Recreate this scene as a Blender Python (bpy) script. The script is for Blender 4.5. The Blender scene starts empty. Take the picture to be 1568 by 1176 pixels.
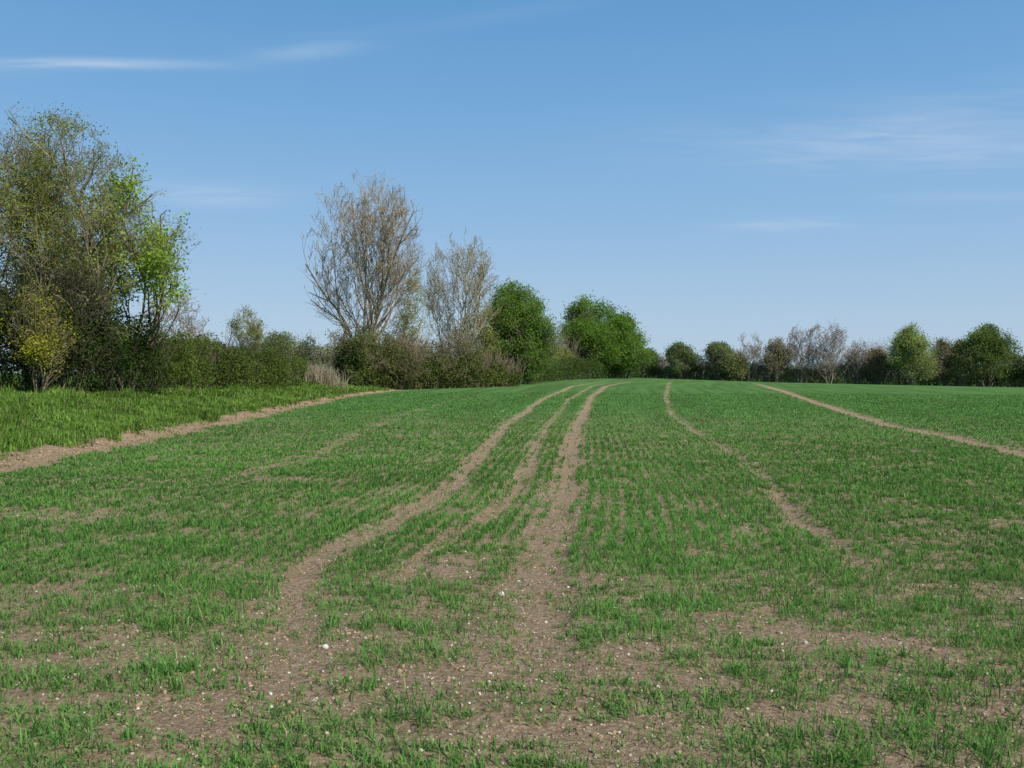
import bpy, math, random
import numpy as np
from mathutils import Vector

scene = bpy.context.scene
R = np.random.default_rng(7)

# ------------------------------------------------------------ helpers
_tabs = {}
def vn(x, y, s, seed=0):
    if seed not in _tabs:
        _tabs[seed] = np.random.default_rng(1000 + seed).random((256, 256))
    T = _tabs[seed]
    x = np.asarray(x, float) / s + 57.3; y = np.asarray(y, float) / s + 91.7
    xi = np.floor(x).astype(int); yi = np.floor(y).astype(int)
    fx = x - xi; fy = y - yi
    fx = fx * fx * (3 - 2 * fx); fy = fy * fy * (3 - 2 * fy)
    a = T[xi % 256, yi % 256]; b = T[(xi + 1) % 256, yi % 256]
    c = T[xi % 256, (yi + 1) % 256]; d = T[(xi + 1) % 256, (yi + 1) % 256]
    return (a * (1 - fx) + b * fx) * (1 - fy) + (c * (1 - fx) + d * fx) * fy
def fbm(x, y, s, seed=0, o=3):
    v = 0; a = 1; t = 0
    for i in range(o):
        v = v + a * vn(x, y, s / 2 ** i, seed + i); t += a; a *= 0.55
    return v / t
def sstep(a, b, x):
    t = np.clip((np.asarray(x, float) - a) / (b - a), 0, 1)
    return t * t * (3 - 2 * t)

def make_mesh(name, verts, faces, mats, midx=None, cols=None, smooth=False):
    """faces: list of int arrays (N,k)"""
    me = bpy.data.meshes.new(name)
    verts = np.ascontiguousarray(verts, dtype=np.float32)
    me.vertices.add(len(verts)); me.vertices.foreach_set("co", verts.ravel())
    loops = np.concatenate([f.ravel() for f in faces]).astype(np.int32)
    tot = np.concatenate([np.full(len(f), f.shape[1]) for f in faces])
    start = np.concatenate([[0], np.cumsum(tot)[:-1]]).astype(np.int32)
    me.loops.add(len(loops)); me.loops.foreach_set("vertex_index", loops)
    me.polygons.add(len(tot)); me.polygons.foreach_set("loop_start", start)
    for m in mats: me.materials.append(m)
    if midx is not None:
        me.polygons.foreach_set("material_index", np.concatenate(midx).astype(np.int32))
    if smooth:
        me.polygons.foreach_set("use_smooth", np.ones(len(tot), dtype=bool))
    if cols is not None:
        at = me.color_attributes.new("Col", 'FLOAT_COLOR', 'POINT')
        c = np.ones((len(verts), 4), dtype=np.float32); c[:, :3] = cols
        at.data.foreach_set("color", c.ravel())
    me.update(calc_edges=True)
    ob = bpy.data.objects.new(name, me)
    scene.collection.objects.link(ob)
    return ob

# ------------------------------------------------------------ terrain
XEY = [-60, 0, 15, 23, 34, 54, 72, 100, 120, 140, 170, 400]
XEX = [-6.5, -8.0, -8.8, -9.2, -9.8, -10.4, -8.7, -2, 5, 14, 26, 120]
def xe(y): return np.interp(y, XEY, XEX)
def base_z(x, y):
    w = np.interp(x, [-200, 0, 20, 40, 75, 150], [1.35, 1.2, 0.93, 0.25, -0.5, -0.9])
    z = w * sstep(25, 150, y)
    d = xe(y) - x
    z = z + 0.72 * sstep(0.1, 5.5, d) * np.interp(y, [0, 110, 150], [1, 1, 0.2])
    z = z + 0.10 * sstep(-0.1, 0.25, d) * sstep(-20, 5, y) * np.interp(y, [0, 60, 90], [1, 1, 0])
    return z

TR = [  # pts (y,x), halfwidth, strength, ynear fade
    ([(5.0,-1.15),(5.57,-1.35),(6.4,-1.58),(7.25,-1.68),(8.4,-1.53),(9.9,-1.2),(12.9,-.80),(16.9,-.61),(27.7,-.18),(50,1.7),(80,5.5),(120,15)], .135, .92, 5.0),
    ([(6.6,-.85),(7.4,-.80),(8.7,-.54),(10.9,-.03),(15.7,.36),(23.2,.79),(50,3.2),(80,7.2),(120,17)], .095, .88, 6.5),
    ([(5.0,.16),(5.4,.18),(6.2,.12),(7.5,.2),(9.1,.41),(11.5,.73),(16.9,1.14),(27.7,2.07),(54,4.84),(80,8.5),(120,18)], .165, .93, 4.9),
    ([(7.2,2.80),(7.5,2.87),(8.54,3.07),(9.9,3.27),(12.9,3.77),(17.6,4.4),(23.2,4.92),(34.3,6.25),(54,9.4),(90,16),(130,24)], .09, .93, 7.2),
    ([(6,7.4),(12.1,9.1),(17.6,10.2),(22.5,11.1),(27.7,11.8),(37,13.9),(65,20.2),(120,32)], .23, 1.0, 6),
    ([(9,-4.6),(12.1,-4.35),(16.9,-3.9),(34,-4.2),(45,-3.5),(70,0)], .15, .5, 9),
    ([(7.5,-.15),(9,.10),(11,.40),(15,.78),(20,1.2),(30,1.9)], .05, .7, 7.5),
]
def track(x, y):
    m = np.zeros(np.shape(x))
    for k, (pts, hw, st, y0) in enumerate(TR):
        py = [p[0] for p in pts]; px = [p[1] for p in pts]
        xt = np.interp(y, py, px) + .22 * (fbm(y, y * 0, 1.8, 80 + 4 * k) - .5)
        sl = (np.interp(y + .3, py, px) - np.interp(y - .3, py, px)) / .6
        d = np.abs(x - xt) / np.sqrt(1 + sl * sl)
        wob = hw * (0.1 + 1.8 * fbm(x * 1.6, y * .8, .45, 20 + k)) * (1 + 0.003 * np.maximum(y - 12, 0))
        v = (1 - sstep(wob * .5, wob * 2.0, d)) * st
        v = v * sstep(y0 - .3, y0 + .4, y) * (1 - sstep(py[-1] - .35 * py[-1], py[-1] - 5, y))
        lo = {1: .65, 3: .55, 5: .2, 6: .4}.get(k)
        if lo is not None:
            v = v * (lo + (1 - lo) * sstep(.3, .6, vn(x * 0, y, 1.1, 30 + k)))
        m = np.maximum(m, np.clip(v, 0, 1))
    return m
def bareness(x, y):
    x = np.asarray(x, float); y = np.asarray(y, float)
    b = track(x, y)
    n = fbm(x, y, .9, 1); n2 = fbm(x * .6, y, .4, 5)
    near = 1 - sstep(4.4, 8.5, y)
    thr = 0.69 - 0.11 * near - 0.05 * (1 - sstep(-6, -1, x)) * (1 - sstep(14, 30, y))
    p = sstep(thr - .12, thr + .14, n * .5 + n2 * .5)
    b = np.maximum(b, p * (0.60 * near + .38 * (1 - sstep(12, 40, y))))
    def blob(cx, cy, sx, sy, st):
        q = ((x - cx) / sx) ** 2 + ((y - cy) / sy) ** 2 + (n2 - .5) * 3.2 + (n - .5) * 2
        return st * (1 - sstep(.1, 1.3, q))
    for a in [(-.45, 7.1, .32, .7, .9), (-.05, 5.0, .5, .5, .6), (-.95, 5.25, .4, .2, .9), (2.6, 4.1, 2.0, .14, .7),
              (-1.2, 4.25, 1.4, .12, .7), (.4, 3.9, .8, .2, .6), (-3.6, 6.4, .8, .3, .5), (-1.6, 6.1, .4, .4, .5),
              (-.15, 6.1, .3, .6, .6), (-5, 10, 1.2, .4, .5), (-4.4, 13, 1.4, .5, .5), (1.9, 3.4, 1.2, .12, .6), (-3, 4.2, .5, .2, .5)]:
        b = np.maximum(b, blob(*a))
    d = xe(y) - x
    b = np.maximum(b, sstep(-.8, -.25, d + (n - .5) * 1.2))
    return np.clip(b, 0, 1)

def gz(x, y):
    x = np.asarray(x, float); y = np.asarray(y, float)
    z = base_z(x, y)
    fade = 1 - sstep(30, 70, y)
    z = z + fade * (.035 * (vn(x, y, .5, 11) - .5) + .024 * (vn(x, y, .17, 12) - .5))
    z = z - .04 * track(x, y) * fade
    d = xe(y) - x
    z = z + fade * (1 - sstep(.3, .9, np.abs(d))) * .12 * (vn(x, y, .22, 13) - .4)
    return z

xs = np.concatenate([-np.geomspace(45, 4000, 28)[::-1], np.arange(-44.5, -15, .5), np.arange(-15, -6, .12), np.arange(-6, 6, .06),
                     np.arange(6, 15, .12), np.arange(15, 45, .25), np.geomspace(45.5, 4000, 34)])
ys = [2.0]
while ys[-1] < 220: ys.append(ys[-1] + max(.05, ys[-1] * .012))
ys = np.concatenate([-np.geomspace(3, 3000, 16)[::-1], np.linspace(-2, 1.9, 12), ys, np.geomspace(225, 5000, 22)])
GX, GY = np.meshgrid(xs, ys)
gx = GX.ravel(); gy = GY.ravel()
V = np.stack([gx, gy, gz(gx, gy)], 1)
nx, ny = len(xs), len(ys)
I = np.arange(nx * ny).reshape(ny, nx)
F = np.stack([I[:-1, :-1].ravel(), I[:-1, 1:].ravel(), I[1:, 1:].ravel(), I[1:, :-1].ravel()], 1)
bare = bareness(gx, gy)
dd = xe(gy) - gx
crop = (1 - bare) * (0.96 * sstep(9, 42, np.hypot(gx, gy)))
verge = sstep(.15, .6, dd + (vn(gx, gy, .5, 41) - .5) * .6)
beyond = sstep(150, 160, gy)
verge = np.maximum(verge, beyond)
streak = vn(gx - np.interp(gy, [p[0] for p in TR[2][0]], [p[1] for p in TR[2][0]]), gy * .05, .45, 44)

# ------------------------------------------------------------ materials
def nt(mat):
    mat.use_nodes = True
    t = mat.node_tree; t.nodes.clear(); return t
def soil_ground():
    m = bpy.data.materials.new("soil_ground"); t = nt(m); N = t.nodes; L = t.links
    out = N.new("ShaderNodeOutputMaterial"); b = N.new("ShaderNodeBsdfDiffuse")
    L.new(b.outputs[0], out.inputs[0])
    at = N.new("ShaderNodeAttribute"); at.attribute_name = "Col"
    sep = N.new("ShaderNodeSeparateColor"); L.new(at.outputs["Color"], sep.inputs[0])
    tc = N.new("ShaderNodeTexCoord")
    def noise(s, d=6, r=.6):
        n = N.new("ShaderNodeTexNoise"); n.inputs["Scale"].default_value = s
        n.inputs["Detail"].default_value = d; n.inputs["Roughness"].default_value = r
        L.new(tc.outputs["Object"], n.inputs["Vector"]); return n
    def ramp(src, cols):
        r = N.new("ShaderNodeValToRGB"); el = r.color_ramp.elements
        el[0].position = cols[0][0]; el[0].color = (*cols[0][1], 1)
        el[1].position = cols[-1][0]; el[1].color = (*cols[-1][1], 1)
        for p, c in cols[1:-1]:
            e = el.new(p); e.color = (*c, 1)
        L.new(src, r.inputs[0]); return r
    def mix(f, a, c):
        x = N.new("ShaderNodeMix"); x.data_type = 'RGBA'
        if isinstance(f, float): x.inputs[0].default_value = f
        else: L.new(f, x.inputs[0])
        L.new(a, x.inputs[6]); L.new(c, x.inputs[7]); return x.outputs[2]
    n1 = noise(1.3, 3); n2 = noise(30, 5, .75)
    s1 = ramp(n1.outputs[0], [(.3, (.300, .208, .128)), (.7, (.405, .295, .190))])
    s2 = ramp(n2.outputs[0], [(.34, (.12, .080, .048)), (.5, (.335, .238, .148)), (.66, (.56, .44, .31))])
    soil = mix(.7, s1.outputs[0], s2.outputs[0])
    for scl, thr, pick, colr in ((48, .2, .70, (.57, .49, .38, 1)),):
        vo = N.new("ShaderNodeTexVoronoi"); vo.inputs["Scale"].default_value = scl
        L.new(tc.outputs["Object"], vo.inputs["Vector"])
        lt = N.new("ShaderNodeMath"); lt.operation = 'LESS_THAN'; lt.inputs[1].default_value = thr
        L.new(vo.outputs["Distance"], lt.inputs[0])
        sc = N.new("ShaderNodeSeparateColor"); L.new(vo.outputs["Color"], sc.inputs[0])
        gt = N.new("ShaderNodeMath"); gt.operation = 'GREATER_THAN'; gt.inputs[1].default_value = pick
        L.new(sc.outputs[0], gt.inputs[0])
        mu = N.new("ShaderNodeMath"); mu.operation = 'MULTIPLY'; L.new(lt.outputs[0], mu.inputs[0]); L.new(gt.outputs[0], mu.inputs[1])
        rgb = N.new("ShaderNodeRGB"); rgb.outputs[0].default_value = colr
        soil = mix(mu.outputs[0], soil, rgb.outputs[0])
    n3 = noise(5, 6, .8)
    cr = ramp(n3.outputs[0], [(.3, (.052, .122, .034)), (.5, (.080, .182, .050)), (.72, (.115, .232, .070))])
    st = ramp(sep.outputs[2], [(.2, (.78, .78, .8)), (.8, (1.12, 1.12, 1.1))])
    mm = N.new("ShaderNodeMix"); mm.data_type = 'RGBA'; mm.blend_type = 'MULTIPLY'; mm.inputs[0].default_value = 1
    L.new(cr.outputs[0], mm.inputs[6]); L.new(st.outputs[0], mm.inputs[7])
    n4 = noise(2.2, 5, .75)
    vg = ramp(n4.outputs[0], [(.3, (.05, .10, .018)), (.7, (.10, .18, .035))])
    col = mix(sep.outputs[0], soil, mm.outputs[2])
    col = mix(sep.outputs[1], col, vg.outputs[0])
    L.new(col, b.inputs[0])
    bp = N.new("ShaderNodeBump"); bp.inputs["Strength"].default_value = 1; bp.inputs["Distance"].default_value = .045
    L.new(n2.outputs[0], bp.inputs["Height"]); L.new(bp.outputs[0], b.inputs["Normal"])
    return m
def leaf_mat(name, trans=.3, val=1.4):
    m = bpy.data.materials.new(name); t = nt(m); N = t.nodes; L = t.links
    out = N.new("ShaderNodeOutputMaterial"); b = N.new("ShaderNodeBsdfDiffuse")
    at = N.new("ShaderNodeAttribute"); at.attribute_name = "Col"
    L.new(at.outputs["Color"], b.inputs[0])
    if trans == 0:
        L.new(b.outputs[0], out.inputs[0]); return m
    tr = N.new("ShaderNodeBsdfTranslucent")
    hs = N.new("ShaderNodeHueSaturation"); hs.inputs["Value"].default_value = val; hs.inputs["Hue"].default_value = .485
    L.new(at.outputs["Color"], hs.inputs["Color"]); L.new(hs.outputs[0], tr.inputs[0])
    mx = N.new("ShaderNodeMixShader"); mx.inputs[0].default_value = trans
    L.new(b.outputs[0], mx.inputs[1]); L.new(tr.outputs[0], mx.inputs[2]); L.new(mx.outputs[0], out.inputs[0])
    return m
M_soil = soil_ground()
M_leaf = leaf_mat("tree_leaf", .35)
M_blade = leaf_mat("cereal_blade", .25)
M_grass = leaf_mat("grass_blade", .25)
M_bark = leaf_mat("bark", 0)
M_stone = leaf_mat("flint", 0)

ground = make_mesh("ground", V, [F], [M_soil], None, np.stack([crop, verge, streak], 1), smooth=True)

# ------------------------------------------------------------ blades
def blades(px, py, L, W, lean, cols, seed=1, droop=.45):
    r = np.random.default_rng(seed); n = len(px)
    a = r.uniform(0, 2 * np.pi, n)
    ca, sa = np.cos(a), np.sin(a)
    b2 = a + np.pi / 2 + r.normal(0, .5, n)
    wx, wy = np.cos(b2) * W / 2, np.sin(b2) * W / 2
    z0 = gz(px, py) - .008
    h1 = L * .6 * np.cos(lean); o1 = L * .6 * np.sin(lean)
    l2 = lean + droop + r.normal(0, .4, n)
    h2 = h1 + L * .45 * np.cos(l2); o2 = o1 + L * .45 * np.sin(l2)
    v = np.empty((n, 5, 3))
    v[:, 0] = np.stack([px - wx * .6, py - wy * .6, z0], 1)
    v[:, 1] = np.stack([px + wx * .6, py + wy * .6, z0], 1)
    v[:, 2] = np.stack([px + ca * o1 + wx, py + sa * o1 + wy, z0 + h1], 1)
    v[:, 3] = np.stack([px + ca * o1 - wx, py + sa * o1 - wy, z0 + h1], 1)
    v[:, 4] = np.stack([px + ca * o2, py + sa * o2, z0 + h2], 1)
    i = np.arange(n)[:, None] * 5
    q = i + np.array([[0, 1, 2, 3]]); t = i + np.array([[3, 2, 4]])
    c = np.repeat(cols[:, None, :], 5, 1)
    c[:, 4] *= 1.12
    return v.reshape(-1, 3), q, t, c.reshape(-1, 3)

# crop: plants sown in rows following the tramlines
def dens(y): return min(540, 4000 / y) if y < 14 else 285 * (14 / y) ** 1.9
ye = np.geomspace(2.4, 62, 90)
PX = []; PY = []
for y0, y1 in zip(ye[:-1], ye[1:]):
    ym = (y0 + y1) / 2; w = .60 * ym + 1.4
    n = int(dens(ym) * (y1 - y0) * 2 * w)
    PX.append(R.uniform(-w, w, n)); PY.append(R.uniform(y0, y1, n))
px = np.concatenate(PX); py = np.concatenate(PY)
xc = np.interp(py, [p[0] for p in TR[2][0]], [p[1] for p in TR[2][0]])
s = px - xc; pitch = .16
sn = np.round(s / pitch) * pitch + R.normal(0, .027, len(s)) + .05 * (vn(px, py, .8, 58) - .5)
along = py > 7.6 + 3.5 * (fbm(px, py, 1.5, 50) - .5) + .12 * px
px = np.where(along, xc + sn, px)
wv = .25 * (vn(px, py, 1.4, 59) - .5)
arc = py + .02 * px * px + wv
an = np.round(arc / .15) * .15 + R.normal(0, .040, len(s))
py = np.where(along, py, an - .02 * px * px - wv)
bb = bareness(px, py)
keep = (R.random(len(px)) > bb * .94) & (xe(py) - px < -.3)
g = fbm(px, py, .24, 52, 2)
keep &= R.random(len(px)) < sstep(.10, .55, g) * .75 + .25
px, py = px[keep], py[keep]
dist = np.hypot(px, py)
nbs = np.clip(np.round(8.2 - dist / 6), 3, 8).astype(int)
vig = (.65 + .6 * vn(px, py, .45, 53)) * (1 - .35 * np.clip(bareness(px, py) * 1.5, 0, 1))
px = np.repeat(px, nbs); py = np.repeat(py, nbs); vig = np.repeat(vig, nbs); n = len(px)
px += R.normal(0, .017, n); py += R.normal(0, .017, n)
dist = np.hypot(px, py)
L = vig * R.uniform(.040, .115, n)
W = .0058 * np.maximum(1, dist / 7) ** .93 * R.uniform(.6, 1.3, n)
u = R.random((n, 1)); v2 = fbm(px, py, 2.5, 55)[:, None]
c = (1 - u) * np.array([[.060, .162, .034]]) + u * np.array([[.155, .320, .068]])
c = c * (.75 + .5 * v2)
yel = R.random(n) < .035
c[yel] = np.array([.36, .33, .16]) * R.uniform(.6, 1.1, (yel.sum(), 1))
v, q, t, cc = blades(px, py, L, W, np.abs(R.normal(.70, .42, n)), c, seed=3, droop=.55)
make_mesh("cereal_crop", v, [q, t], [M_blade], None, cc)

# verge grass
ye = np.geomspace(8, 100, 60); PX = []; PY = []
for y0, y1 in zip(ye[:-1], ye[1:]):
    ym = (y0 + y1) / 2; e = float(xe(ym)); wid = 8.2
    n = int(min(130, 2400 / ym) * (y1 - y0) * wid)
    PX.append(R.uniform(e - wid, e + .2, n)); PY.append(R.uniform(y0, y1, n))
px = np.concatenate(PX); py = np.concatenate(PY)
k = (R.random(len(px)) < sstep(-.1, .7, xe(py) - px + (vn(px, py, .5, 41) - .5) * .9))
px, py = px[k], py[k]
nb = 4
px = np.repeat(px, nb) + R.normal(0, .05, len(px) * nb); py = np.repeat(py, nb) + R.normal(0, .05, len(py) * nb)
n = len(px); cl = fbm(px, py, .8, 60); ed = sstep(4.5, 7.5, xe(py) - px)
L = (.05 + .55 * cl ** 2.5 + .25 * ed * vn(px, py, .6, 66)) * R.uniform(.6, 1.3, n)
W = .011 * np.maximum(1, np.hypot(px, py) / 12) ** .85 * R.uniform(.7, 1.3, n)
u = R.random((n, 1)); v2 = fbm(px, py, 1.1, 63)[:, None]
c = (1 - u) * np.array([[.075, .150, .024]]) + u * np.array([[.175, .285, .050]])
c = c * (.28 + 1.45 * v2)
d = R.random(n) < .07; c[d] = np.array([.34, .29, .16]) * R.uniform(.6, 1.1, (d.sum(), 1))
v, q, t, cc = blades(px, py, L, W, np.abs(R.normal(.4, .3, n)), c, seed=4)
make_mesh("verge_grass", v, [q, t], [M_grass], None, cc)

def dry_patch(name, cx, cy, rx, ry, n, h, col):
    px = cx + R.normal(0, rx, n); py = cy + R.normal(0, ry, n)
    c = np.array([col]) * R.uniform(.6, 1.15, (n, 1))
    v, q, t, cc = blades(px, py, h * R.uniform(.4, 1.15, n), np.full(n, .03), np.abs(R.normal(.2, .16, n)), c, seed=5, droop=.3)
    make_mesh(name, v, [q, t], [M_grass], None, cc)
dry_patch("dry_grass", -13.4, 61, .8, .6, 1300, 1.4, (.42, .36, .23))

# ------------------------------------------------------------ stones
def icos():
    p = (1 + 5 ** .5) / 2
    v = np.array([[-1, p, 0], [1, p, 0], [-1, -p, 0], [1, -p, 0], [0, -1, p], [0, 1, p], [0, -1, -p], [0, 1, -p], [p, 0, -1], [p, 0, 1], [-p, 0, -1], [-p, 0, 1]]) / 1.9
    f = np.array([[0, 11, 5], [0, 5, 1], [0, 1, 7], [0, 7, 10], [0, 10, 11], [1, 5, 9], [5, 11, 4], [11, 10, 2], [10, 7, 6], [7, 1, 8], [3, 9, 4], [3, 4, 2], [3, 2, 6], [3, 6, 8], [3, 8, 9], [4, 9, 5], [2, 4, 11], [6, 2, 10], [8, 6, 7], [9, 8, 1]])
    return v, f
def scatter_rocks(name, px, py, size, cols, mat, flat=.6, sink=.25):
    n = len(px); bv, bf = icos()
    v = bv[None] * R.uniform(.6, 1.3, (n, 12, 1))
    sc = np.stack([R.uniform(.7, 1.4, n), R.uniform(.5, 1.0, n), R.uniform(.4, .9, n) * flat / .6], 1) * size[:, None]
    v = v * sc[:, None, :]
    a = R.uniform(0, 6.28, n); ca, sa = np.cos(a)[:, None], np.sin(a)[:, None]
    x = v[..., 0] * ca - v[..., 1] * sa; y = v[..., 0] * sa + v[..., 1] * ca
    v = np.stack([x + px[:, None], y + py[:, None], v[..., 2] + (gz(px, py) + size * sink)[:, None]], -1)
    f = (np.arange(n)[:, None, None] * 12 + bf[None]).reshape(-1, 3)
    return make_mesh(name, v.reshape(-1, 3), [f], [mat], None, np.repeat(cols[:, None], 12, 1).reshape(-1, 3))
def cand(n, y0, y1, p=1.0):
    y = np.exp(R.uniform(np.log(y0), np.log(y1), n)); x = R.uniform(-1, 1, n) * (.62 * y + 1.5)
    return x, y
x, y = cand(26000, 2.6, 45)
k = (R.random(len(x)) < .3 + .7 * bareness(x, y)) & (xe(y) - x < .5)
x, y = x[k], y[k]; n = len(x)
sz = np.minimum(.0044 * np.exp(R.normal(0, .42, n)), .0105) * (1 + y / 22) + .0012
big = R.random(n) < .01; sz[big] *= 1.5
cb = np.array([[.49, .41, .30]]) * R.uniform(.6, 1.2, (n, 1)) + R.uniform(-.03, .03, (n, 3))
wh = R.random(n) < .15; cb[wh] = np.array([.64, .60, .52]) * R.uniform(.8, 1.1, (wh.sum(), 1))
og = R.random(n) < .02; cb[og] = np.array([.42, .22, .07])
scatter_rocks("flint_stones", x, y, sz, np.clip(cb, .02, .85), M_stone)
lx = np.array([-.08, -1.1, -.16, -2.55, 1.05, .7, 2.1, 2.5, -3.3, .75, -.5, 3.25, -2.0, 1.8, 3.0, -1.3, -.7, 4.0]); ly = np.array([6.35, 5.8, 4.35, 5.7, 4.95, 6.0, 5.0, 6.6, 7.9, 4.5, 4.05, 4.2, 4.1, 8.0, 8.9, 4.1, 4.6, 5.4])
ssz = R.uniform(.009, .015, len(lx)); ssz[0] = .028
scatter_rocks("chalk_stones", lx, ly, ssz, np.tile([[.66, .62, .54]], (len(lx), 1)), M_stone)
x, y = cand(24000, 2.6, 30)
k = (R.random(len(x)) < .25 + .75 * bareness(x, y)) & (xe(y) - x < .8)
x, y = x[k], y[k]
y2 = R.uniform(12, 60, 5000); x2 = xe(y2) + R.normal(0, .28, 5000)
x = np.concatenate([x, x2]); y = np.concatenate([y, y2]); n = len(x)
sz = .0085 * np.exp(R.normal(0, .45, n)); sz[:-5000] = np.minimum(sz[:-5000], .02); sz[-5000:] *= 2.3; sz = np.minimum(sz, .04)
scatter_rocks("soil_clods", x, y, sz, np.array([[.335, .238, .148]]) * R.uniform(.65, 1.2, (n, 1)), M_stone, .6, .05)

# ------------------------------------------------------------ trees
def tubes(S, k):
    S = np.asarray(S); P0 = S[:, 0:3]; P1 = S[:, 3:6]; r0 = S[:, 6]; r1 = S[:, 7]
    D = P1 - P0; D /= np.linalg.norm(D, axis=1)[:, None] + 1e-9
    ref = np.where(np.abs(D[:, 2:3]) > .8, np.array([[1., 0, 0]]), np.array([[0, 0, 1.]]))
    A = np.cross(D, ref); A /= np.linalg.norm(A, axis=1)[:, None] + 1e-9; B = np.cross(D, A)
    n = len(S); v = np.empty((n, 2 * k, 3))
    for j in range(k):
        an = 2 * math.pi * j / k; o = A * math.cos(an) + B * math.sin(an)
        v[:, j] = P0 + o * r0[:, None]; v[:, k + j] = P1 + o * r1[:, None]
    f = [[j, (j + 1) % k, k + (j + 1) % k, k + j] for j in range(k)]
    F = (np.arange(n)[:, None, None] * 2 * k + np.array(f)[None]).reshape(-1, 4)
    return v.reshape(-1, 3), F
def leaf_quads(P, size, rng, asp=.62):
    n = len(P)
    a = rng.normal(size=(n, 3)); a /= np.linalg.norm(a, axis=1)[:, None]
    b = rng.normal(size=(n, 3)); b -= (a * b).sum(1)[:, None] * a; b /= np.linalg.norm(b, axis=1)[:, None]
    s = size[:, None] / 2
    v = np.stack([P - a * s, P + b * s * asp, P + a * s, P - b * s * asp], 1)
    return v.reshape(-1, 3), np.arange(n * 4).reshape(n, 4)

def build(name, segs, leafP, leafS, leafC, bark, rng):
    vs = []; fs = []; mi = []; cs = []; off = 0
    if len(segs):
        S = np.array(segs); thick = S[:, 6] > .06
        for sub, k in ((S[thick], 7), (S[~thick], 3)):
            if len(sub) == 0: continue
            v, f = tubes(sub, k); vs.append(v); fs.append(f + off); off += len(v); mi.append(np.zeros(len(f)))
            cs.append(np.repeat(np.array([bark]) * rng.uniform(.6, 1.2, (len(sub), 1)), 2 * k, 0))
    if len(leafP):
        v, f = leaf_quads(leafP, leafS, rng); vs.append(v); fs.append(f + off); off += len(v); mi.append(np.ones(len(f)))
        cs.append(np.repeat(leafC, 4, 0))
    return make_mesh(name, np.concatenate(vs), fs, [M_bark, M_leaf], mi, np.concatenate(cs))

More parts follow.
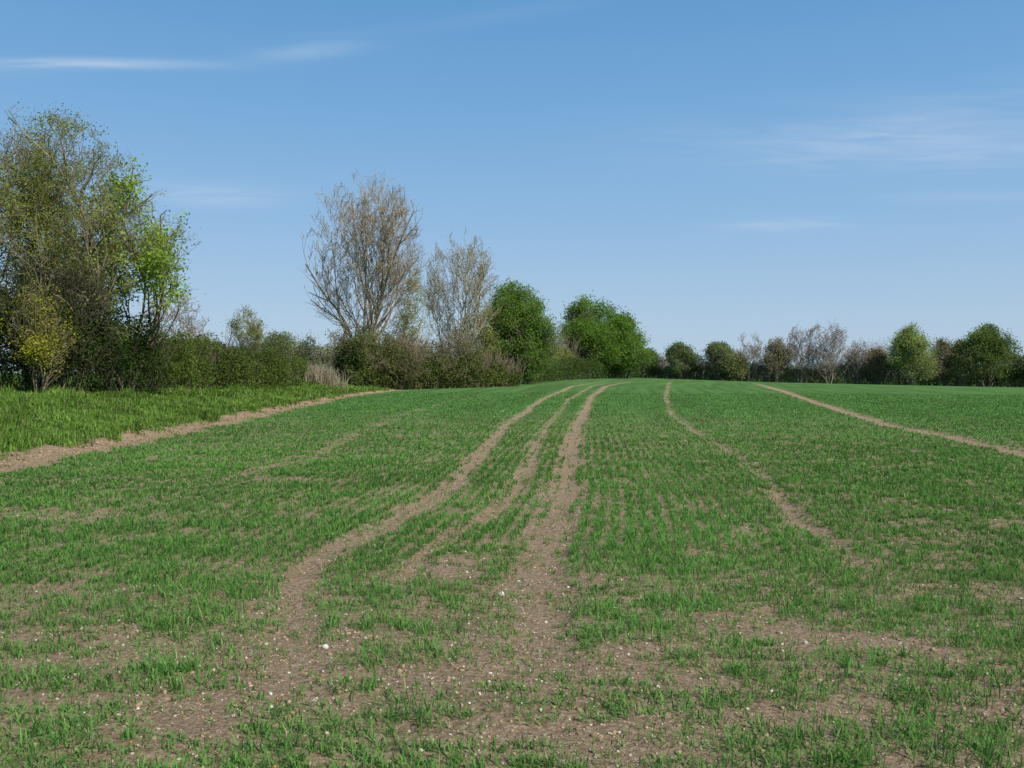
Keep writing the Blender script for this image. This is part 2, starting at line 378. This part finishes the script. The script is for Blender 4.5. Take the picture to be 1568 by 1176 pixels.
def tree(name, x, y, top, rad, prof, seed, stems=1, maxl=4, trop=.08, ang=.75, k=(2, 1.3, 1.3, 1.3), bark=(.2, .17, .13),
         leaves=0, lsize=.15, lcol=((.05, .1, .02), (.1, .17, .04)), spread=.35, lean=(0, 0), rtw=.010, r0=None, stemspread=.25, wig=.16, ls0=.15, irr=1.0, clump=0.0, csc=1.5):
    rnd = random.Random(seed); rng = np.random.default_rng(seed)
    z0 = float(gz(x, y)) - .1; H = top - z0
    pzl = [p[0] for p in prof]; prl = [p[1] for p in prof]
    ph = [rnd.uniform(0, 6.28) for _ in range(4)]
    def env(qx, qy, qz, slack=1.0):
        h = (qz - z0) / H
        if h > 1 * slack: return False
        if h < pzl[0]: rr = prl[0]
        else:
            rr = prl[-1]
            for i in range(len(pzl) - 1):
                if h <= pzl[i + 1]:
                    t = (h - pzl[i]) / (pzl[i + 1] - pzl[i]); rr = prl[i] * (1 - t) + prl[i + 1] * t; break
        cx = x + lean[0] * h; cy = y + lean[1] * h
        dx = qx - cx; dy = qy - cy; a = math.atan2(dy, dx)
        rr *= rad * slack * (1 + irr * (.16 * math.sin(3 * a + ph[0] + 4 * h) + .12 * math.sin(5 * a + ph[1] - 7 * h) + .1 * math.sin(13 * h + ph[2] + 2 * a)))
        return dx * dx + dy * dy < rr * rr
    segs = []; pts = []
    nsg = (12, 7, 5, 3, 2)
    ratio = (0, .50, .50, .5, .55)
    if r0 is None: r0 = H * .016
    def grow(p, d, L, r, lv):
        n = nsg[lv]; st = L / n
        px, py, pz_ = p; dx, dy, dz = d
        w = wig * (1 + .25 * lv)
        slack = rnd.uniform(.84, 1.12) if lv else rnd.uniform(.95, 1.02)
        for i in range(n):
            t = (i + 1) / n
            dx += rnd.gauss(0, w); dy += rnd.gauss(0, w); dz += rnd.gauss(0, w) + trop
            m = math.sqrt(dx * dx + dy * dy + dz * dz) + 1e-9; dx /= m; dy /= m; dz /= m
            qx = px + dx * st; qy = py + dy * st; qz = pz_ + dz * st
            ra = max(rtw, r * (1 - .85 * (t - 1 / n))); rb = max(rtw * .8, r * (1 - .85 * t))
            if not env(qx, qy, qz, slack):
                return
            segs.append((px, py, pz_, qx, qy, qz, ra, rb))
            if lv >= maxl - 1: pts.append((qx, qy, qz))
            px, py, pz_ = qx, qy, qz
            if lv < maxl and (t > (ls0 if lv == 0 else .2)):
                c = int(k[lv] + rnd.random())
                for _ in range(c):
                    ax, ay, az = rnd.gauss(0, 1), rnd.gauss(0, 1), rnd.gauss(0, 1)
                    dot = ax * dx + ay * dy + az * dz
                    ax -= dot * dx; ay -= dot * dy; az -= dot * dz
                    m = math.sqrt(ax * ax + ay * ay + az * az) + 1e-9
                    g = ang * rnd.uniform(.65, 1.25); cg = math.cos(g); sg = math.sin(g) / m
                    base = L if lv > 0 else H * 1.0
                    l2 = base * ratio[lv + 1] * (1.15 - .6 * t) * rnd.uniform(.6, 1.15)
                    grow((px, py, pz_), (dx * cg + ax * sg, dy * cg + ay * sg, dz * cg + az * sg), l2, max(rtw, rb * .62), lv + 1)
    for s in range(stems):
        o = stemspread * (0 if stems == 1 else rnd.uniform(.5, 1))
        a = 6.28 * s / stems + rnd.uniform(-.5, .5)
        bx = x + math.cos(a) * o * rad * .25; by = y + math.sin(a) * o * rad * .25
        if stems == 1: d = (lean[0] / H, lean[1] / H, 1)
        else: d = (math.cos(a) * o * 1.0 + lean[0] / H, math.sin(a) * o * 1.0 + lean[1] / H, 1)
        grow((bx, by, z0), d, H * (1.04 if s == 0 else rnd.uniform(.8, 1.05)), r0 * (1 if s == 0 else rnd.uniform(.6, .9)), 0)
    LP = LS = LC = np.zeros((0, 3))
    if leaves and pts:
        P = np.array(pts)
        if clump > 0:
            g = fbm(P[:, 0] + P[:, 1] * .6, P[:, 2] + P[:, 1] * .4, csc, 90 + seed, 2)
            wgt = sstep(clump, clump + .2, g) + .08
        else: wgt = np.ones(len(P))
        idx = rng.choice(len(P), leaves, p=wgt / wgt.sum())
        LP = P[idx] + rng.normal(0, spread, (leaves, 3)) * np.array([[1, 1, .75]])
        LP[:, 2] = np.maximum(LP[:, 2], z0 + .15)
        LS = lsize * rng.uniform(.6, 1.3, leaves)
        tint = rng.random(len(P))[idx][:, None] * .5 + rng.random((leaves, 1)) * .5
        LC = np.array([lcol[0]]) * (1 - tint) + np.array([lcol[1]]) * tint
        LC = LC * (.6 + .8 * fbm(LP[:, 0] + LP[:, 1] * .3, LP[:, 2], 1.6, 70)[:, None])
    return build(name, segs, LP, LS, LC, bark, rng)

def hedge(name, path, w, h, nleaf, lsize, lcol, seed, twigs=0, bark=(.16, .13, .10), tw_h=1.1, lump=.35, lumps=2.2):
    rng = np.random.default_rng(seed); path = np.array(path, float)
    d = np.concatenate([[0], np.cumsum(np.linalg.norm(np.diff(path, axis=0), axis=1))])
    T = d[-1]; hh = np.array(h, float); hs = np.linspace(0, T, len(hh))
    def pos(s, o):
        X = np.interp(s, d, path[:, 0]); Y = np.interp(s, d, path[:, 1])
        X2 = np.interp(s + .5, d, path[:, 0]) - np.interp(s - .5, d, path[:, 0]); Y2 = np.interp(s + .5, d, path[:, 1]) - np.interp(s - .5, d, path[:, 1])
        m = np.hypot(X2, Y2) + 1e-9
        return X - Y2 / m * o, Y + X2 / m * o
    n = nleaf; s = rng.uniform(0, T, n); a = rng.uniform(0, np.pi, n)
    dep = 1 - np.abs(rng.normal(0, .16, n)) - .25 * rng.random(n) * (rng.random(n) < .5)
    lm = 1 + lump * 2 * (fbm(s, a * 2.2, lumps, seed) - .5) + .35 * (fbm(s, a * 3, lumps * .3, seed + 3) - .5)
    ca = np.cos(a); sa = np.abs(np.sin(a)) ** .6
    H = np.interp(s, hs, hh)
    o = w / 2 * np.sign(ca) * np.abs(ca) ** .6 * dep * lm; zz = H * sa * dep * lm
    X, Y = pos(s, o)
    P = np.stack([X, Y, gz(X, Y) + np.maximum(zz, .05)], 1)
    u = rng.random((n, 1)); C = np.array([lcol[0]]) * (1 - u) + np.array([lcol[1]]) * u
    C = C * (.45 + 1.1 * fbm(s, zz + o, lumps * .7, seed + 9)[:, None])
    S = lsize * rng.uniform(.6, 1.35, n)
    segs = []
    if twigs:
        s = rng.uniform(0, T, twigs); o = rng.uniform(-.4, .4, twigs) * w; X, Y = pos(s, o); Z = gz(X, Y); H = np.interp(s, hs, hh)
        lx = rng.normal(0, .22, twigs); ly = rng.normal(0, .22, twigs); f = rng.uniform(.5, 1.0, twigs) * tw_h * H
        f *= (1 + lump * 2 * (vn(s, s * 0, lumps, seed + 2) - .5))
        r = np.clip(.02 * lsize / .12, .012, .030)
        m1 = np.stack([X, Y, Z], 1); m2 = m1 + np.stack([lx * f * .5, ly * f * .5, f * .55], 1)
        m3 = m2 + np.stack([(lx + rng.normal(0, .2, twigs)) * f * .4, (ly + rng.normal(0, .2, twigs)) * f * .4, f * .45], 1)
        A = np.concatenate([m1, m2, np.full((twigs, 1), r), np.full((twigs, 1), r * .6)], 1)
        B = np.concatenate([m2, m3, np.full((twigs, 1), r * .6), np.full((twigs, 1), r * .3)], 1)
        subs = [A, B]
        for q in range(3):
            e = m2 + (m3 - m2) * rng.uniform(0, .8, (twigs, 1))
            e2 = e + np.stack([rng.normal(0, .14, twigs) * f, rng.normal(0, .14, twigs) * f, rng.uniform(.05, .25, twigs) * f], 1)
            subs.append(np.concatenate([e, e2, np.full((twigs, 1), r * .5), np.full((twigs, 1), r * .25)], 1))
        segs = np.concatenate(subs)
    return build(name, segs, P, S, C, bark, rng)

ROUND = [(0, .35), (.06, .6), (.15, .92), (.32, 1.0), (.55, .92), (.75, .68), (.9, .36), (1, .06)]
VASE = [(0, .15), (.12, .3), (.25, .75), (.42, 1.0), (.6, 1.0), (.8, .82), (.93, .6), (1, .35)]
BUSH = [(0, .5), (.12, .85), (.35, 1.0), (.6, .95), (.8, .75), (.93, .45), (1, .1)]

GREEN = ((.085, .165, .022), (.190, .330, .046))
DARK = ((.032, .060, .014), (.085, .138, .030))
OLIVE = ((.15, .18, .038), (.30, .34, .068))
BRIGHT = ((.19, .30, .035), (.33, .47, .08))

# near left clump
tree("sallow_tree", -17.4, 33, 11.5, 4.3, BUSH, 11, stems=7, maxl=4, k=(2, 1.3, 1.3, 1), ang=.6, leaves=46000, lsize=.08, lcol=OLIVE, spread=.16, bark=(.28, .23, .15), rtw=.007, r0=.13, stemspread=.5, lean=(.3, 0), clump=.36)
tree("sallow_tree", -21.8, 31, 11.0, 4.3, BUSH, 12, stems=6, maxl=4, k=(2, 1.2, 1.2, .9), ang=.6, leaves=32000, lsize=.08, lcol=OLIVE, spread=.15, bark=(.30, .25, .16), rtw=.007, r0=.13, stemspread=.5, clump=.36)
tree("poplar_tree", -15.1, 34.5, 10.2, 2.5, [(0, .2), (.2, .5), (.35, .95), (.5, 1), (.75, .8), (.9, .5), (1, .15)], 13, stems=4, maxl=4, k=(1.6, 1.1, 1.1, .8), ang=.55, leaves=10000, lsize=.13, lcol=BRIGHT, spread=.24, bark=(.22, .18, .13), rtw=.007, r0=.10, stemspread=.5, clump=.34)
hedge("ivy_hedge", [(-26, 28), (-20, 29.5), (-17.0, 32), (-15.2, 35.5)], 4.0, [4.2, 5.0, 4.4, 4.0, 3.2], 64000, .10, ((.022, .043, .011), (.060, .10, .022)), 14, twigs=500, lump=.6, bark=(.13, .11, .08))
tree("hawthorn_shrub", -16.3, 31.5, 6.0, 2.4, BUSH, 15, stems=6, maxl=3, k=(2, 1.5, 1.5), ang=.7, leaves=12000, lsize=.08, lcol=((.06, .09, .022), (.13, .17, .04)), spread=.25, rtw=.008, r0=.06, stemspread=.6, clump=.38, bark=(.13, .11, .08))
tree("hawthorn_shrub", -15.7, 29.2, 4.9, 1.0, BUSH, 75, stems=5, maxl=3, k=(2, 1.5, 1.5), ang=.6, leaves=3800, lsize=.075, lcol=((.24, .25, .02), (.38, .38, .04)), spread=.18, rtw=.008, r0=.05, stemspread=.5, clump=.42, bark=(.2, .17, .1))
hedge("hawthorn_hedge", [(-15.4, 35), (-15.6, 41), (-15.0, 50), (-14.6, 57)], 2.6, [2.6, 2.2, 2.3, 2.0, 2.2, 1.5], 56000, .11, ((.055, .085, .018), (.145, .20, .04)), 16, twigs=900, lump=.5)
tree("bare_ash_tree", -19.6, 51, 6.9, 2.0, VASE, 17, stems=4, maxl=4, k=(1.6, 1.3, 1.2, 1), bark=(.36, .30, .22), rtw=.011, r0=.07, stemspread=.5)
tree("hawthorn_tree", -27.0, 90, 8.8, 2.4, ROUND, 18, stems=4, maxl=4, k=(1.8, 1.2, 1.1, 1), leaves=3500, lsize=.16, lcol=OLIVE, spread=.3, rtw=.012, stemspread=.5, bark=(.32, .27, .2))
tree("hawthorn_tree", -22.5, 88, 6.0, 3.0, BUSH, 19, stems=4, maxl=3, k=(2, 1.4, 1.3), leaves=8000, lsize=.16, lcol=((.12, .17, .06), (.22, .28, .095)), spread=.35, rtw=.012, stemspread=.5, clump=.3)
tree("hawthorn_tree", -29.5, 80, 5.4, 2.6, BUSH, 20, stems=4, maxl=3, k=(2, 1.4, 1.3), leaves=7000, lsize=.16, lcol=OLIVE, spread=.35, rtw=.012, stemspread=.5, clump=.3)
hedge("scrub_hedge", [(-50, 92), (-30, 92), (-14, 90), (-8, 88)], 4, [3.4, 3.0, 2.8, 3.0, 3.0], 26000, .24, ((.13, .16, .07), (.22, .26, .11)), 21, twigs=1200, tw_h=1.4, bark=(.34, .28, .21))

# bare ash and companions
BK = (.40, .325, .225)
ASH = [(0, .2), (.12, .45), (.28, .8), (.5, 1.0), (.68, 1.0), (.85, .82), (.95, .6), (1, .4)]
tree("bare_ash_tree", -11.9, 70, 17.5, 5.1, ASH, 322, stems=4, maxl=4, trop=.10, ang=.60, k=(2.3, 1.6, 1.5, 1.4), bark=BK, rtw=.013, r0=.17, stemspread=.33, irr=.35, wig=.10)
tree("bare_ash_tree", -4.6, 78, 14.2, 3.5, ASH, 323, stems=4, maxl=4, trop=.10, ang=.60, k=(2.2, 1.5, 1.4, 1.2), bark=(.36, .31, .20), rtw=.013, r0=.12, stemspread=.30, leaves=700, lsize=.12, lcol=OLIVE, irr=.35, wig=.11)
tree("sallow_tree", -8.1, 73, 10.6, 1.8, BUSH, 24, stems=5, maxl=4, k=(1.8, 1.2, 1.1, .8), bark=(.38, .32, .16), leaves=4500, lsize=.12, lcol=OLIVE, spread=.25, rtw=.012, r0=.08, stemspread=.4)
tree("elder_shrub", -12.0, 68, 6.2, 2.3, BUSH, 25, stems=6, maxl=4, k=(2, 1.2, 1.2, 1), leaves=7000, lsize=.14, lcol=((.08, .11, .028), (.17, .21, .055)), spread=.3, rtw=.012, r0=.07, stemspread=.6, bark=(.28, .23, .15), clump=.4)
tree("elder_shrub", -9.0, 69, 5.2, 2.3, BUSH, 125, stems=6, maxl=3, k=(2, 1.5, 1.4), leaves=6000, lsize=.14, lcol=((.09, .11, .03), (.18, .20, .055)), spread=.3, rtw=.012, r0=.07, stemspread=.6, bark=(.28, .22, .15), clump=.4)
tree("elder_shrub", -5.2, 73, 5.6, 2.8, BUSH, 26, stems=6, maxl=3, k=(2, 1.5, 1.4), leaves=8000, lsize=.14, lcol=((.09, .12, .032), (.18, .22, .055)), spread=.35, rtw=.012, r0=.07, stemspread=.6, bark=(.28, .22, .15), clump=.38)
hedge("bramble_hedge", [(-13.0, 67), (-9, 70), (-5, 74), (0, 80)], 3.2, [1.6, 2.6, 2.2, 2.2, 2.0], 40000, .16, ((.065, .09, .024), (.16, .195, .05)), 27, twigs=700, tw_h=1.3, bark=(.26, .21, .14), lump=.5)
tree("maple_tree", .3, 85, 10.8, 4.1, ROUND, 228, stems=4, maxl=3, k=(2.6, 2.2, 2), leaves=42000, lsize=.18, lcol=GREEN, spread=.34, rtw=.012, r0=.14, stemspread=.6, irr=.95, ls0=.03, ang=1.0, clump=.30, csc=2.0)
tree("maple_tree", -2.8, 83, 9.0, 2.2, ROUND, 29, stems=3, maxl=4, k=(1.8, 1.3, 1.2, 1), leaves=6500, lsize=.15, lcol=OLIVE, spread=.3, rtw=.012, r0=.10, stemspread=.5, ls0=.03, bark=(.3, .25, .17))
tree("bare_ash_tree", .4, 92, 13.3, 2.3, ASH, 330, stems=4, maxl=4, k=(2, 1.4, 1.2, 1), bark=BK, rtw=.014, r0=.12, stemspread=.3)
hedge("hawthorn_hedge", [(0, 86), (3, 98), (7, 112), (13, 126), (19, 140)], 3.5, [2.6, 2.4, 2.6, 2.8, 2.4], 32000, .2, ((.045, .08, .02), (.11, .17, .04)), 32, twigs=300)
hedge("scrub_hedge", [(-2, 104), (8, 122)], 4, [4.2, 4.6, 4.2], 16000, .22, OLIVE, 33, twigs=500, bark=(.3, .24, .17), tw_h=1.3)
tree("maple_tree", 11.7, 125, 13.5, 5.8, ROUND, 334, stems=4, maxl=3, k=(2.6, 2.2, 2), leaves=54000, lsize=.24, lcol=GREEN, spread=.45, rtw=.015, r0=.2, stemspread=.6, irr=.7, ls0=.03, ang=1.0, clump=.25, csc=2.5)
tree("maple_tree", 16.2, 127, 10.4, 3.9, ROUND, 35, stems=3, maxl=3, k=(2.4, 2, 1.8), leaves=24000, lsize=.24, lcol=GREEN, spread=.42, rtw=.015, r0=.15, stemspread=.6, irr=.8, ls0=.03, ang=.95, clump=.25, csc=2.5)

HAZE_GREEN = ((.115, .165, .060), (.205, .27, .090))  # far hedgerow leaf green, paled and greyed: distance haze painted into the colour
far = [
    ("hawthorn_tree", 22.5, 146, 5.8, 2.4, 'g'), ("hawthorn_tree", 27.4, 143, 6.8, 3.2, 'g'), ("hawthorn_tree", 33.0, 141, 6.9, 3.2, 'g'), ("hawthorn_tree", 35.6, 140, 5.4, 2.0, 'o'),
    ("bare_ash_tree", 37.6, 140, 9.3, 2.2, 'b'), ("bare_field_maple_tree", 41.5, 139, 7.8, 3.0, 'bo'), ("bare_ash_tree", 45.0, 138, 9.2, 2.6, 'b'), ("bare_ash_tree", 49.2, 137, 9.6, 3.9, 'b'),
    ("bare_ash_tree", 53.6, 137, 7.0, 2.6, 'b'), ("bare_field_maple_tree", 56.2, 136, 5.8, 2.4, 'bo'),
    ("field_maple_tree", 59.5, 131, 9.2, 3.6, 'y'), ("bare_field_maple_tree", 64.0, 132, 7.4, 2.4, 'bo'), ("maple_tree", 70.0, 130, 8.9, 5.0, 'd'),
    ("hawthorn_tree", 66.6, 131, 6.8, 2.2, 'o'), ("hawthorn_tree", 77, 128, 6.0, 3.6, 'g'), ("bare_ash_tree", 83, 128, 9, 3.6, 'b'), ("hawthorn_tree", 90, 126, 7, 4, 'g')]
for i, (nm, x, y, top, rad, kd) in enumerate(far):
    cfg = dict(g=(14000, HAZE_GREEN, (.26, .22, .17)), o=(8000, ((.17, .19, .07), (.28, .31, .11)), (.3, .25, .19)), b=(0, OLIVE, (.32, .265, .215)),
               bo=(4500, ((.18, .17, .08), (.27, .25, .12)), (.31, .255, .19)), y=(13000, ((.18, .25, .06), (.30, .38, .10)), (.3, .26, .18)), d=(30000, ((.085, .14, .032), (.165, .25, .055)), (.24, .2, .15)))[kd]
    tree(nm, x, y, top, rad, VASE if kd == 'b' else ROUND, 40 + i, stems=4, maxl=4 if kd[0] == 'b' else 3, k=(2, 1.4, 1.3, 1.1) if kd[0] == 'b' else (2.4, 1.8, 1.6), leaves=cfg[0], lsize=.24, lcol=cfg[1],
         spread=.38, rtw=.016, r0=.08, bark=cfg[2], stemspread=.45, ang=.75, clump=.25, irr=.9, ls0=.03, csc=2.0)
hedge("hawthorn_hedge", [(17, 150), (24, 148), (38, 142), (60, 136), (80, 130), (110, 124)], 3.2, [2.8, 2.0, 2.8, 2.2, 3.4, 2.8, 3.4, 2.4, 3.2, 2.8], 46000, .27, ((.13, .15, .065), (.22, .24, .10)), 60, twigs=3500, tw_h=1.5, bark=(.33, .28, .215), lump=.7, lumps=3.5)  # leaf colour lightened and desaturated to stand in for distance haze
hedge("distant_treeline", [(-260, 300), (-60, 320), (100, 330), (330, 290)], 14, [6, 8, 6.5, 7.5, 6, 8, 7], 36000, 1.0, ((.20, .25, .23), (.27, .32, .29)), 61, lumps=8, lump=.3)  # bluish grey leaves: aerial haze is put into the colour, no volume

# ------------------------------------------------------------ sky + sun
EL, AZ = math.radians(46), math.radians(132)   # azimuth clockwise from +Y
w = bpy.data.worlds.new("World"); scene.world = w; w.use_nodes = True
t = w.node_tree; N = t.nodes; Lk = t.links
bg = N["Background"]; bg.inputs[1].default_value = .10
sky = N.new("ShaderNodeTexSky"); sky.sky_type = 'NISHITA'; sky.sun_disc = False
sky.sun_elevation = EL; sky.sun_rotation = AZ
sky.air_density = 1.0; sky.dust_density = .6; sky.ozone_density = 1.6
tc = N.new("ShaderNodeTexCoord"); sp = N.new("ShaderNodeSeparateXYZ"); Lk.new(tc.outputs["Generated"], sp.inputs[0])
def mth(op, a, b=None, clamp=False):
    n = N.new("ShaderNodeMath"); n.operation = op; n.use_clamp = clamp
    for i, s_ in enumerate((a, b)):
        if s_ is None: continue
        if isinstance(s_, (int, float)): n.inputs[i].default_value = s_
        else: Lk.new(s_, n.inputs[i])
    return n.outputs[0]
# clear spring-day gradient, unseen zenith deepened to cut fill, blended with the physical sky
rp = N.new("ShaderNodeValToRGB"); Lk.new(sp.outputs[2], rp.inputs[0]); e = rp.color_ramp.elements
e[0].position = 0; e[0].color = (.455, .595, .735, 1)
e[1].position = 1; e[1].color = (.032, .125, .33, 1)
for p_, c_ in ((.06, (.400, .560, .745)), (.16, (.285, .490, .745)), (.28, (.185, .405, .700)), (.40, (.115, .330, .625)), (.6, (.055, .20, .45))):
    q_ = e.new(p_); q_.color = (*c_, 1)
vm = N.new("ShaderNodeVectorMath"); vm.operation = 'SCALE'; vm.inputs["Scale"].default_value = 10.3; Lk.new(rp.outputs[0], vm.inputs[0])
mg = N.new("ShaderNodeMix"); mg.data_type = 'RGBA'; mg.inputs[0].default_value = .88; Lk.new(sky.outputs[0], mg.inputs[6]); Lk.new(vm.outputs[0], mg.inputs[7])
zc = mth('MAXIMUM', sp.outputs[2], .02)
U = mth('DIVIDE', sp.outputs[0], zc); Vv = mth('DIVIDE', sp.outputs[1], zc)
def cloud(u0, v0, su, sv, rot, st):
    c_, s_ = math.cos(rot), math.sin(rot)
    du = mth('SUBTRACT', U, u0); dv = mth('SUBTRACT', Vv, v0)
    a = mth('DIVIDE', mth('ADD', mth('MULTIPLY', du, c_), mth('MULTIPLY', dv, s_)), su)
    b = mth('DIVIDE', mth('SUBTRACT', mth('MULTIPLY', dv, c_), mth('MULTIPLY', du, s_)), sv)
    q = mth('ADD', mth('MULTIPLY', a, a), mth('MULTIPLY', b, b))
    return mth('MULTIPLY', mth('EXPONENT', mth('MULTIPLY', q, -1.0)), st)
tot = None
for a in [(-1.45, 2.86, .38, .045, .02, .75), (-.62, 2.74, .2, .07, -.35, .25), (1.75, 3.9, .9, .45, .1, .32), (2.0, 3.4, .5, .35, .1, .15), (1.85, 5.95, .35, .22, 0, .27), (-1.7, 4.95, .4, .35, -.25, .26), (-.1, 2.5, .5, .05, -.35, .07), (-2.2, 2.9, .5, .08, 0, .4), (2.6, 5.0, .5, .2, 0, .12)]:
    c_ = cloud(*a); tot = c_ if tot is None else mth('ADD', tot, c_)
cb = N.new("ShaderNodeCombineXYZ"); Lk.new(mth('MULTIPLY', U, 1.3), cb.inputs[0]); Lk.new(mth('MULTIPLY', Vv, 3.4), cb.inputs[1])
nz = N.new("ShaderNodeTexNoise"); nz.inputs["Scale"].default_value = 1.3; nz.inputs["Detail"].default_value = 4; nz.inputs["Roughness"].default_value = .5; nz.inputs["Distortion"].default_value = .8
Lk.new(cb.outputs[0], nz.inputs["Vector"])
nn = mth('MULTIPLY', mth('SUBTRACT', nz.outputs[0], .25), 2.2, True)
fac = mth('MULTIPLY', tot, nn, True)
mx = N.new("ShaderNodeMix"); mx.data_type = 'RGBA'; Lk.new(fac, mx.inputs[0]); Lk.new(mg.outputs[2], mx.inputs[6]); mx.inputs[7].default_value = (7.4, 8.0, 8.8, 1)
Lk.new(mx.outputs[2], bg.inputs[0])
w.cycles.sampling_method = 'MANUAL'; w.cycles.sample_map_resolution = 512

sd = bpy.data.lights.new("sun", 'SUN'); sd.energy = 5.0; sd.angle = math.radians(.53); sd.color = (1, .955, .87)
so = bpy.data.objects.new("sun", sd); scene.collection.objects.link(so)
dirv = Vector((math.sin(AZ) * math.cos(EL), math.cos(AZ) * math.cos(EL), math.sin(EL)))
so.rotation_euler = dirv.to_track_quat('Z', 'Y').to_euler()

scene.view_settings.view_transform = 'Standard'; scene.view_settings.look = 'None'; scene.view_settings.exposure = 0

cd = bpy.data.cameras.new("camera"); cd.lens = 31; cd.sensor_width = 36; cd.clip_end = 12000; cd.clip_start = .05
co = bpy.data.objects.new("camera", cd); scene.collection.objects.link(co)
co.location = (0, 0, 1.6); co.rotation_euler = (math.radians(90 - .68), 0, 0)
scene.camera = co
